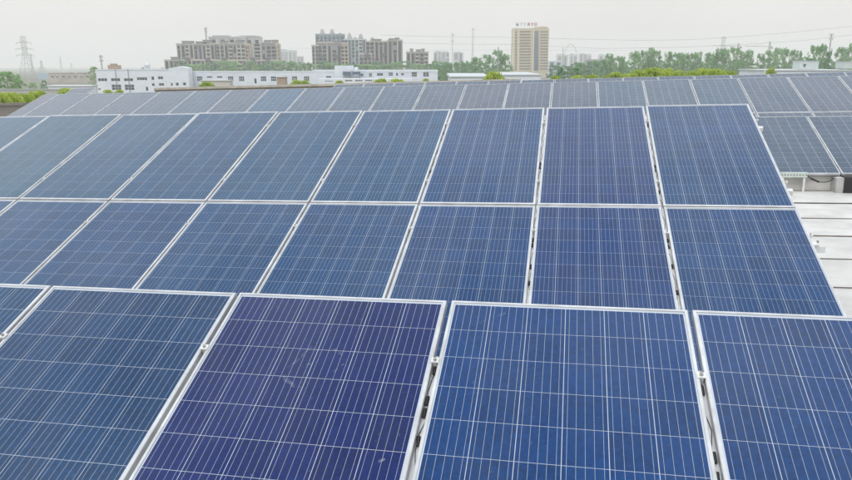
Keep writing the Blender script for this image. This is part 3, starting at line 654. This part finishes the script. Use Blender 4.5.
apartment(406.3, 428.5, 52.2, 800, MAPB, 'small lone taupe apartment block with three roof towers', crown=((410, 413, 49.3), (416, 421, 50), (421.5, 424.5, 49.3)))
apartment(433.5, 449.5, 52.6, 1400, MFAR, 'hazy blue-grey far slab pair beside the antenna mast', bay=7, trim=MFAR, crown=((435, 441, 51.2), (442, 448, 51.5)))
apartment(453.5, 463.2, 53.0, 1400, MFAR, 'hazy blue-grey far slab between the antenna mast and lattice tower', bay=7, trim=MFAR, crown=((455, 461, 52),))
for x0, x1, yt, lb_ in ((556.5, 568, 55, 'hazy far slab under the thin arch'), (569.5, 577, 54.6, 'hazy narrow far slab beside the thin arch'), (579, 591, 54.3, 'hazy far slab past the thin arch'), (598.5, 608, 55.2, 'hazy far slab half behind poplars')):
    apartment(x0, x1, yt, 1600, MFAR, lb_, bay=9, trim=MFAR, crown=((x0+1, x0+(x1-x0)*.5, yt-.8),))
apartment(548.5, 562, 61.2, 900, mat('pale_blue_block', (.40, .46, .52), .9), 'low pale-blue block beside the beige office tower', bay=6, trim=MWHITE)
apartment(586, 600, 60, 800, MAPG, 'grey low block seen between the poplars', bay=5, trim=MAPG)

# beige office tower with roof sign
D = 680; o = base(530, D); MTOW = mat('beige_tower_tile', (.48, .41, .29), .8, var=.06, scale=.05)
a, b = px(512.2, 28.2, D), px(548.2, 28.2, D); wd = b.x-a.x; h = a.z
tw = thing('office_tower', 'tall beige office tower with a blue glass stair strip and roof sign letters', 'building', o)
rects = []; gl_ = []
for f in range(14):
    y0 = 31.2+f*2.86; zt, zb = px(530, y0, D).z, px(530, y0+1.45, D).z
    if zb < 1: continue
    X = lambda x: round(px(x, y0, D).x-o.x, 2)
    rects.append((X(515.3), X(516.9), round(zb-.3, 2), round(zt, 2), 1, 1, None))
    xs_ = [519.8+1.22*i for i in range(9)]
    for x in xs_: rects.append((X(x), X(x+.95), round(zb, 2), round(zt, 2), 2, 1, None))
    rects.append((X(534.0), X(538.6), round(zb-1.0, 2), round(zt+.3, 2), 3, 1, GLASSB))
    for x in [540.2+1.3*i for i in range(6)]: rects.append((X(x), X(x+.95), round(zb, 2), round(zt, 2), 2, 1, None))
shell(tw, wd, h, 12, MTOW, [r[:4] for r in rects], depth=.5)
MWG = mat('tower_window_glass', (.03, .03, .03), .3)
for r in rects: window(tw, *r[:6], glass=r[6] or MWG, depth=.3, fr=M_DFR)
for f in range(15):
    z = px(530, 30.4+f*2.86, D).z
    if z > 2: build(MB().box(px(519, 50, D).x-o.x, px(533.2, 50, D).x-o.x, -.35, -.004, z-.25, z+.1).box(px(539.4, 50, D).x-o.x, px(547.8, 50, D).x-o.x, -.35, -.004, z-.25, z+.1), 'floor_band', mat('pale_band', (.60, .52, .38)), tw)
for x0, x1 in ((517.6, 519), (532.6, 533.8), (512.2, 514)): p, q = px(x0, 50, D)-o, px(x1, 50, D)-o; build(MB().box(p.x, q.x, -.6, -.003, 0, h+.4), 'pier', mat('pale_band', (.60, .52, .38)), tw)
p, q, r_p = px(534, 27, D)-o, px(548, 27, D)-o, px(541.5, 26.2, D)-o
mb = MB()
for y in (-.2, 12): mb.v += [(p.x, y, h), (q.x, y, h), (q.x, y, p.z+.2), (r_p.x, y, r_p.z), (p.x, y, h+.6)]
mb.f += [(0, 1, 2, 3, 4), (9, 8, 7, 6, 5)]+[(i, i+5, (i+1) % 5+5, (i+1) % 5) for i in range(5)]
build(mb, 'roof_crest', MTOW, tw)
SR, SG, SW = mat('sign_red', (.30, .02, .03), .5), mat('sign_green', (.05, .22, .22), .5), mat('sign_grey', (.36, .42, .42), .5)
# roof letters drawn as strokes in a unit square, as they read from afar
GL = [(517.3, SG, [(0, .5, 1, .5), (0, .15, 1, .15), (.15, 0, .15, 1), (.85, 0, .85, 1), (0, .35, 1, .35)]),
      (521.6, SW, [(.05, 0, .2, 1), (.2, .95, .9, .95), (.75, .95, .75, 0)]),
      (525.0, SW, [(0, .9, .9, .9), (.85, .9, .35, 0), (.1, .5, .6, .5)]),
      (528.6, SR, [(.1, 0, .3, 1), (.5, .1, .5, .9), (.85, 0, .85, 1), (.3, .5, .85, .5)]),
      (532.2, SR, [(.1, .5, .9, .6), (.5, 1, .55, .2), (.2, 0, .7, .3), (.2, .8, .4, .6), (.9, .8, .7, .5)]),
      (535.6, SR, [])]
for gx_, gm, st in GL:
    c = px(gx_, 25, D)-o; s_ = 2.8; mb = MB(); z0 = px(gx_, 27.2, D).z+.2
    if st:
        for (x0, y0, x1, y1) in st: mb.bar((c.x+(x0-.5)*s_*.85, -.3, z0+.9+y0*s_*1.1), (c.x+(x1-.5)*s_*.85, -.3, z0+.9+y1*s_*1.1), .36)
    else:
        n = 16; pr = [(c.x+1.25*math.cos(2*math.pi*i/n), -.3, z0+2.3+1.55*math.sin(2*math.pi*i/n)) for i in range(n+1)]; mb.path(pr, .34, n=4); mb.bar((c.x-.5, -.3, z0+2.3), (c.x+.5, -.3, z0+2.3), .35); mb.bar((c.x, -.3, z0+1.2), (c.x, -.3, z0+3.4), .25)
    l_ = build(mb, 'sign_letter', gm, tw)
    build(MB().bar((c.x-.8, 0, h-.2), (c.x-.8, 0, z0+1.4), .12).bar((c.x+.8, 0, h-.2), (c.x+.8, 0, z0+1.4), .12), 'letter_post', M_GALV, l_)

# ------------------------------------------------------------------ masts, pylons, wires, chimneys, crane
MST = mat('weathered_steel', (.30, .31, .31), .7)
def lattice(name, label, cat, x, ytop, D, bw, tw_, arms=(), thick=.16, secs=9, group=None, ant=()):
    o = base(x, D); h = px(x, ytop, D).z; root = thing(name, label, cat, o, group); mb = MB()
    def cor(f, i): s_ = bw*(1-f/.6)+tw_*f/.6 if f < .6 else tw_; return Vector((s_/2*(-1, 1, 1, -1)[i], s_/2*(-1, -1, 1, 1)[i], h*f))
    for i in range(4):
        for k in range(secs):
            f0, f1 = k/secs, (k+1)/secs
            mb.bar(cor(f0, i), cor(f1, i), thick); mb.bar(cor(f0, i), cor(f1, (i+1) % 4), thick*.42); mb.bar(cor(f0, (i+1) % 4), cor(f1, i), thick*.42)
            mb.bar(cor(f1, i), cor(f1, (i+1) % 4), thick*.5)
    build(mb, 'lattice_body', MST, root)
    for (yy, half) in arms:
        z = px(x, yy, D).z; m2 = MB(); s_ = max(.8, tw_*.6)
        for sg in (-1, 1):
            for y in (-s_/2, s_/2): m2.bar((0, y, z+s_*.9), (sg*half, 0, z), thick*.8); m2.bar((0, y, z), (sg*half, 0, z), thick*.8)
            for q in range(1, 4): m2.bar((sg*half*q/4, 0, z), (sg*half*q/4, 0, z+s_*.9*(1-q/4)), thick*.5)
            m2.bar((sg*half, 0, z), (sg*half, 0, z-1.2), thick*.9)
        build(m2, 'cross_arm', MST, root)
    for yy in ant:
        z = px(x, yy, D).z; m2 = MB()
        for i in range(3): t = i*2.1; e1, e2 = 1.0*math.cos(t), 1.0*math.sin(t); m2.bar((0, 0, z), (e1, e2, z), .06); m2.box(e1-.11, e1+.11, e2-.11, e2+.11, z-.5, z+.9)
        build(m2, 'antenna', MST, root)
    return root
lattice('pylon', 'tall grey lattice pylon with three cross-arms above the leafy trees', 'pylon', 26.5, 36, 430, 9.0, 2.0, ((43, 4.6), (49.2, 5.2), (55.3, 5.4)), .085, 9)
lattice('pylon', 'slender leaning second pylon right against the tall one', 'pylon', 32, 54, 470, 3.0, .8, (), .05, 7)
lattice('pylon', 'small hazy far pylon above the blue-grey shed', 'pylon', 41.5, 60.5, 900, 9, 1.6, ((68, 5), (72, 6)), .15, 8)
lattice('pylon', 'hazy double-post pylon rising over the poplars beside the tower crane', 'pylon', 721, 37, 700, 3.2, 2.4, ((38, 2.5),), .11, 10)
lattice('mast', 'lattice telecom mast with dark tip beside the far slab', 'mast', 472.5, 28.2, 520, 3.6, .8, (), .075, 12, ant=(29.5,))
lattice('mast', 'thin telecom mast with two rings of antennas', 'mast', 452.3, 33, 520, 0.7, .35, (), .08, 14, ant=(35, 41.5))
lattice('mast', 'roof-high lattice mast behind the taupe apartment block', 'mast', 208.3, 27, 570, 2.4, .8, (), .12, 10, ant=(29, 32))
lattice('mast', 'thin telecom mast above the trees near the emblem cabin', 'mast', 827.5, 33.5, 420, .6, .35, (), .075, 12, ant=(35, 39))
lattice('mast', 'slim mast rising behind the white factory office', 'mast', 101.8, 55, 420, 1.0, .5, (), .07, 8, ant=(57, 61))
def pole(name, label, cat, x, yt, D, r0, r1, m=None):
    o = base(x, D); root = thing(name, label, cat, o); build(MB().bar((0, 0, 0), (0, 0, px(x, yt, D).z), r0, r1, n=8), 'shaft', m or MST, root); return root, o
pole('utility_pole', 'dark pole standing among the poplars near the round shrub', 'pole', 498, 47, 240, .22, .16)
pole('utility_pole', 'grey pole under the thin arch', 'pole', 562.5, 47.5, 420, .22, .18)
pole('utility_pole', 'short pale pole in the shrubs before the low white building', 'pole', 765.7, 66.5, 120, .07, .06, MWHITE)
for x, yt, D_, lb_ in ((61, 56.5, 1500, 'tall far smokestack trailing white smoke'), (71.3, 63, 1500, 'shorter far smokestack beside the smoking one'), (64.5, 69.5, 1450, 'squat far cooling stack between the smokestacks')):
    pole('smokestack', lb_, 'chimney', x, yt, D_, 1.8 if yt < 69 else 5.5, 1.2 if yt < 69 else 4, mat('pale_stack', (.45, .45, .45)))
# thin arch
o = base(570, 1200); ar = thing('arch', 'thin pale grey arch rising over the far slabs', 'arch', o); rr = px(577, 60, 1200).x-o.x; ht = px(570, 44.3, 1200).z
n = 20; pts = [Vector((rr*math.cos(math.pi*i/n), 0, (ht-26)+26*math.sin(math.pi*i/n))) for i in range(n+1)]
build(MB().path([Vector((rr, 0, 0))]+pts+[Vector((-rr, 0, 0))], .45, n=6), 'rib', MST, ar)
# tower cranes
def crane(x, yt, ya, xa, xb, D, lb_):
    o = base(x, D); root = thing('tower_crane', lb_, 'crane', o); z1, z2 = px(x, yt, D).z, px(x, ya, D).z; A_, B_ = px(xa, ya, D).x-o.x, px(xb, ya, D).x-o.x
    build(MB().box(-.5, .5, -.5, .5, 0, z1), 'tower', MST, root); build(MB().bar((A_, 0, z2+.6), (B_, 0, z2), .35).bar((0, 0, z1), (A_*.7, 0, z2+.4), .12).bar((0, 0, z1), (B_*.8, 0, z2), .12), 'jib', MST, root)
    s_ = B_ if abs(B_) < abs(A_) else A_; build(MB().box(s_-1, s_+.6, -.6, .6, z2-2.2, z2), 'counterweight', MST, root)
crane(736.3, 43, 46.3, 712, 741, 700, 'small tower crane with level jib above the poplars')
crane(767.5, 41.5, 46.6, 745, 772, 700, 'second tower crane, its jib pointing at the first crane')
# overhead wires
MW = mat('wire_grey', (.22, .22, .22), .6)
def wire(pts, D, lb_):
    P = [px(x, y, D) for x, y in pts]; root = thing('power_line', lb_, 'power line', (P[0].x, P[0].y, 0), 'overhead power lines'); o = Vector((P[0].x, P[0].y, 0)); Q = []
    for a, b in zip(P, P[1:]):
        for i in range(6): Q.append(a.lerp(b, i/6)-o)
    Q.append(P[-1]-o); build(MB().path(Q, .045, n=4), 'conductor', MW, root)
WL = 'thin grey power line stretched across the pale sky'
wire([(380, 35), (430, 36.5), (480, 36.8), (540, 38.2), (600, 39.5), (640, 40.4), (690, 39.6), (742, 36.6), (800, 31.5), (900, 21.5)], 260, 'upper power line rising past the telecom mast near the emblem cabin')
wire([(380, 42.5), (450, 44), (520, 44.5), (600, 48.5), (672, 47.5), (742, 44.6), (800, 40.8), (852, 34.8), (900, 28.5)], 260, 'lower power line crossing in front of the beige office tower')
wire([(290, 48), (330, 49), (400, 50), (470, 50), (560, 50.5), (650, 50.5)], 430, 'lowest faint power line running behind the telecom masts')
# smoke
sm_ = bpy.data.materials.new('smoke'); sm_.use_nodes = True; t_ = sm_.node_tree; t_.nodes.remove(t_.nodes['Principled BSDF']); pv = t_.nodes.new('ShaderNodeVolumePrincipled')
pv.inputs['Density'].default_value = .05; pv.inputs['Color'].default_value = (.97, .97, .97, 1); t_.links.new(pv.outputs[0], t_.nodes['Material Output'].inputs['Volume'])
mb = MB(); ring = []; P = [px(x, y, 1500) for x, y in ((60.9, 55.8), (59, 54), (56, 52.3), (52, 50.8), (47, 49.5))]; k = 0; n = 8
for i, p in enumerate(P):
    r_ = (1.4, 2.2, 2.6, 2.4, .8)[i]
    for j in range(n): tt = 2*math.pi*j/n; mb.v.append((p.x+r_*.4*math.cos(tt), p.y+r_*math.sin(tt), p.z+r_*math.cos(tt)))
for i in range(len(P)-1):
    for j in range(n): mb.f.append((i*n+j, i*n+(j+1) % n, (i+1)*n+(j+1) % n, (i+1)*n+j))
mb.f += [tuple(range(n))[::-1], tuple((len(P)-1)*n+j for j in range(n))]
tag(build(mb, 'smoke', sm_), 'thin white smoke drifting from the far smokestack', 'smoke', kind='stuff')

# ------------------------------------------------------------------ trees
BARK = mat('bark', (.16, .13, .10), .95, var=.3, scale=3)
LF = {'poplar': leafmat('poplar_leaf', (.20, .37, .18), (.31, .50, .23)), 'lime': leafmat('lime_leaf', (.32, .44, .07), (.55, .64, .14)), 'dark': leafmat('dark_leaf', (.13, .29, .16), (.21, .40, .19)), 'willow': leafmat('willow_leaf', (.22, .40, .15), (.33, .53, .19))}
def crown_mesh(kind, seed, h, r, z0, nclump, nleaf, leaf, shape):
    """leaf-sized faces gathered in clumps through the crown's volume, with gaps between the clumps"""
    g = random.Random(seed); mb = MB()
    for c in range(nclump):
        f = g.random(); zz = z0+(h-z0)*f
        if shape == 'poplar': rad = r*(.45+.55*math.sin(math.pi*min(1, .10+.75*f)))*(1.0-.30*f*f)
        else: rad = r*math.sqrt(max(.02, 1-(2*f-1)**2*.9)) if shape == 'round' else r*math.sqrt(max(0.05, 1-f*f))
        a = g.uniform(0, 6.283); q = rad*math.sqrt(g.uniform(.12, 1)); cx_, cy_ = q*math.cos(a), q*math.sin(a); cr_ = r*g.uniform(.13, .28) if shape != 'dome' else r*g.uniform(.09, .22); zz = min(zz, h-cr_*(1.1 if shape == 'poplar' else .65))
        for _ in range(nleaf):
            d = Vector((g.gauss(0, 1), g.gauss(0, 1), g.gauss(0, 1))).normalized()*cr_*g.uniform(.2, 1)**.6
            p = Vector((cx_, cy_, zz))+Vector((d.x, d.y, d.z*(1.25 if shape == 'poplar' else .7)))
            u = Vector((g.gauss(0, 1), g.gauss(0, 1), g.gauss(0, .7))).normalized(); v = u.cross(Vector((g.gauss(0, 1), g.gauss(0, 1), g.gauss(0, 1)))).normalized(); s_ = leaf*g.uniform(.6, 1.3)
            mb.quad(p-u*s_, p-v*s_*.55, p+u*s_, p+v*s_*.55)
    return mb.mesh('crown', LF[kind])
def trunk_mesh(seed, h, r, z0, tr):
    g = random.Random(seed+99); mb = MB(); mb.bar((0, 0, -.1), (g.uniform(-.1, .1), 0, z0+.1*h), tr, tr*.8, n=7); mb.bar((0, 0, z0+.08*h), (0, 0, h*.9), tr*.8, tr*.15, n=6)
    for i in range(9):
        z = z0+(h-z0)*(.05+.75*i/9); a = g.uniform(0, 6.28); q = r*.75*(1-.5*i/9); mb.bar((0, 0, z), (q*math.cos(a), q*math.sin(a), z+(h-z0)*.16), tr*.35, tr*.08, n=5)
    return mb.mesh('trunk', BARK)
PROTO = {}
def proto(kind, shape, var, h=10., r=3., z0=2., ncl=60, nl=26, leaf=.3, tr=.22):
    key = (kind, shape, var)
    if key not in PROTO:
        sd = sum(map(ord, kind+shape))*7+var; PROTO[key] = (crown_mesh(kind, sd, h, r, z0, ncl, nl, leaf, shape), trunk_mesh(sd, h, r, z0, tr))
    return PROTO[key]
def tree(name, label, cat, x, yt, D, wpx, pk, group=None, h0=10., r0=3., zb=0.):
    p = px(x, yt, D); root = thing(name, label, cat, (p.x, D, zb), group); cm2, tm2 = pk
    rad = wpx*.5*D/722
    s = (rad/r0, rad/r0, (p.z-zb)/h0)
    rz = rng.uniform(0, 6.28)
    for nm, m in (('trunk', tm2), ('crown', cm2)): o2 = ob(nm, m, root); o2.scale = s; o2.rotation_euler = (0, 0, rz)
    return root
PP = [proto('poplar', 'poplar', i, z0=1.0, ncl=64, nl=40, leaf=.22) for i in range(6)]
pop = [(438, 61), (446, 62.5), (456, 61), (466, 59.5), (478, 58), (487, 54), (496, 51), (506, 52), (582, 60), (597, 58), (605, 58), (613, 55.5), (622, 56.5), (634, 49.5), (643, 51), (651, 47.5), (657, 48.5), (669, 51), (677, 51), (684, 51.5), (693, 52), (700, 51.5), (708, 53.5), (716, 52.5), (722, 49), (728, 50.5), (736, 47.5), (745, 51), (752, 50.5), (762, 51.5), (772, 50), (783, 49.5), (790, 51), (798, 47.8), (842, 46), (850, 43), (860, 42)]
for i, (x, y) in enumerate(pop):
    tree('poplar_tree', 'slim green poplar in the loose belt of trees beyond the roof', 'tree', x+rng.uniform(-2, 2), y+rng.uniform(-2.2, 2.5), 300+rng.uniform(-15, 40), rng.uniform(11, 20), PP[i % 6], 'poplars beyond the roof')
PD = [proto('dark', 'round', i, z0=1.0, ncl=60, nl=28, leaf=.30) for i in range(3)]
for i in range(52):                            # denser understorey behind and between the poplars
    x = 432+i*8.3+rng.uniform(-3, 3)
    if 508 < x < 552: continue
    tree('green_tree', 'dense dark green tree filling the belt behind the poplars', 'tree', x, rng.uniform(56, 63) if x > 610 else rng.uniform(61, 65), 345+rng.uniform(0, 50), rng.uniform(16, 22), PD[i % 3], 'dense trees behind the poplars')
for i in range(28):                            # trees between the workshop and the apartments
    x = 184+i*9.3+rng.uniform(-2, 2)
    tree('green_tree', 'leafy green tree behind the long white workshop', 'tree', x, rng.uniform(60.2, 64.5), 400+rng.uniform(0, 60), rng.uniform(17, 24), [PD[0], PP[1], proto('willow', 'round', 0, z0=1.)][i % 3], 'trees behind the workshop')
PWL = [proto('willow', 'round', i, z0=1., ncl=70, nl=30, leaf=.26) for i in range(2)]
for i, (x, y, w2) in enumerate(((-5, 71, 22), (6, 71.5, 20), (14, 74, 16), (20, 79, 10))): tree('green_tree', 'bright leafy tree at the foot of the tall pylon', 'tree', x, y, 190+i*4, w2, PWL[i % 2], 'leafy trees under the pylon')
tree('green_tree', 'small green tree behind the corner of the white factory office', 'tree', 93, 66.5, 310, 11, PWL[1])
tree('green_tree', 'small dark tree before the old beige terrace', 'tree', 43, 80, 215, 7, PD[0]); tree('green_tree', 'low green tree before the old terrace next to the small dark one', 'tree', 33, 82, 218, 9, PWL[0])
for x, y, w2, lb_ in ((815, 44.5, 16, 'pale olive tree above the emblem cabin'), (824, 43.5, 14, 'olive tree at the telecom mast'), (830, 48, 9, 'dark narrow tree beside the olive one')):
    tree('green_tree', lb_+', beyond the roof', 'tree', x, y, 225, w2, PP[2] if w2 > 10 else PD[1])
for x, y, w2, lb_ in ((562, 67, 15, 'dark round tree beneath the thin arch'), (577, 67.5, 13, 'dark round tree beside the one beneath the arch')): tree('green_tree', lb_, 'tree', x, y, 120, w2, PD[2])
PLM = [proto('lime', 'dome', 10+i, z0=7.2, ncl=170, nl=48, leaf=.15, r=3., h=10., tr=.12) for i in range(3)]
lime = [(640, 70.5, 20), (652, 68.3, 24), (667, 68.8, 22), (679, 71, 16), (694, 71.5, 18), (704, 68.8, 22), (717, 69.5, 22), (730, 71.5, 16)]
for i, (x, y, w2) in enumerate(lime): tree('lime_tree', 'bright yellow-green treetop rising just behind the rearmost solar row', 'tree', x, y, 60+i % 3*2, w2*1.7, PLM[i % 3], 'yellow-green treetops behind the roof')
for i, (x, y, w2) in enumerate(((615, 72.5, 13), (592, 75, 14), (578, 75.5, 12), (556, 76, 10), (606, 76, 10), (772, 68.5, 8), (626, 74, 9))): tree('lime_tree', 'small yellow-green treetop peeking over the rearmost solar row', 'tree', x, y, 70, w2*2, PLM[i % 3], 'small yellow-green treetops')
for x, y, w2, D_, lb_ in ((495, 72, 19, 70, 'rounded green treetop between the two low white-roofed sheds'), (381, 79.3, 20, 50, 'bright yellow-green treetop over the tan parapet before the workshop'), (397, 79.6, 20, 50, 'second bright treetop joined to the one over the tan parapet'),
                         (206, 82, 13, 90, 'small bright treetop before the long workshop near the factory office'), (296, 80.2, 11, 90, 'small bright treetop before the middle of the workshop'), (305, 80.6, 10, 90, 'second small bright treetop before the middle of the workshop'), (339, 80.5, 8, 120, 'small shrub top before the low annex'), (426, 78.6, 7, 120, 'small shrub before the end window of the long workshop')):
    tree('lime_tree', lb_, 'tree', x, y, D_, w2*1.7, PLM[int(x) % 3])
for i, (x, y, w2) in enumerate(((-4, 93.5, 26), (9, 93, 24), (22, 94, 22), (33, 92, 18), (40, 91, 14))): tree('lime_tree', 'bushy yellow-green tree crowding the dark wall at the roof corner', 'tree', x, y, 36+i*3, w2*1.6, PLM[i % 3], 'bushy trees at the roof corner')
for i, (x, y, w2) in enumerate(((66, 88.3, 12), (75, 89.3, 8), (108, 90, 9), (119, 89.8, 8))): tree('lime_tree', 'low green bush top between the far solar row and the white office', 'tree', x, y, 75, w2*2, PLM[i % 3], 'bush tops before the white office')
# fence line by the pylon
o = base(12, 150); fn = thing('boundary_wall', 'pale low boundary wall running under the leafy trees by the pylon', 'wall', o); p, q = px(-30, 90, 150)-o, px(60, 90, 150)-o
build(MB().box(p.x, q.x, 0, .3, 0, p.z), 'wall', M_CONC, fn); build(MB().box(p.x, q.x, -.1, .4, p.z, p.z+.25), 'coping', mat('grey_coping', (.36, .37, .38)), fn)

# ------------------------------------------------------------------ haze
hz = bpy.data.materials.new('haze_air'); hz.use_nodes = True; t_ = hz.node_tree; t_.nodes.remove(t_.nodes['Principled BSDF']); pv = t_.nodes.new('ShaderNodeVolumePrincipled')
pv.inputs['Density'].default_value = .00058; pv.inputs['Color'].default_value = (.985, .985, .985, 1); pv.inputs['Anisotropy'].default_value = .2
t_.links.new(pv.outputs[0], t_.nodes['Material Output'].inputs['Volume'])
tag(build(MB().box(-4050, 4050, -4050, 4050, -1, 95), 'haze', hz), kind='stuff')
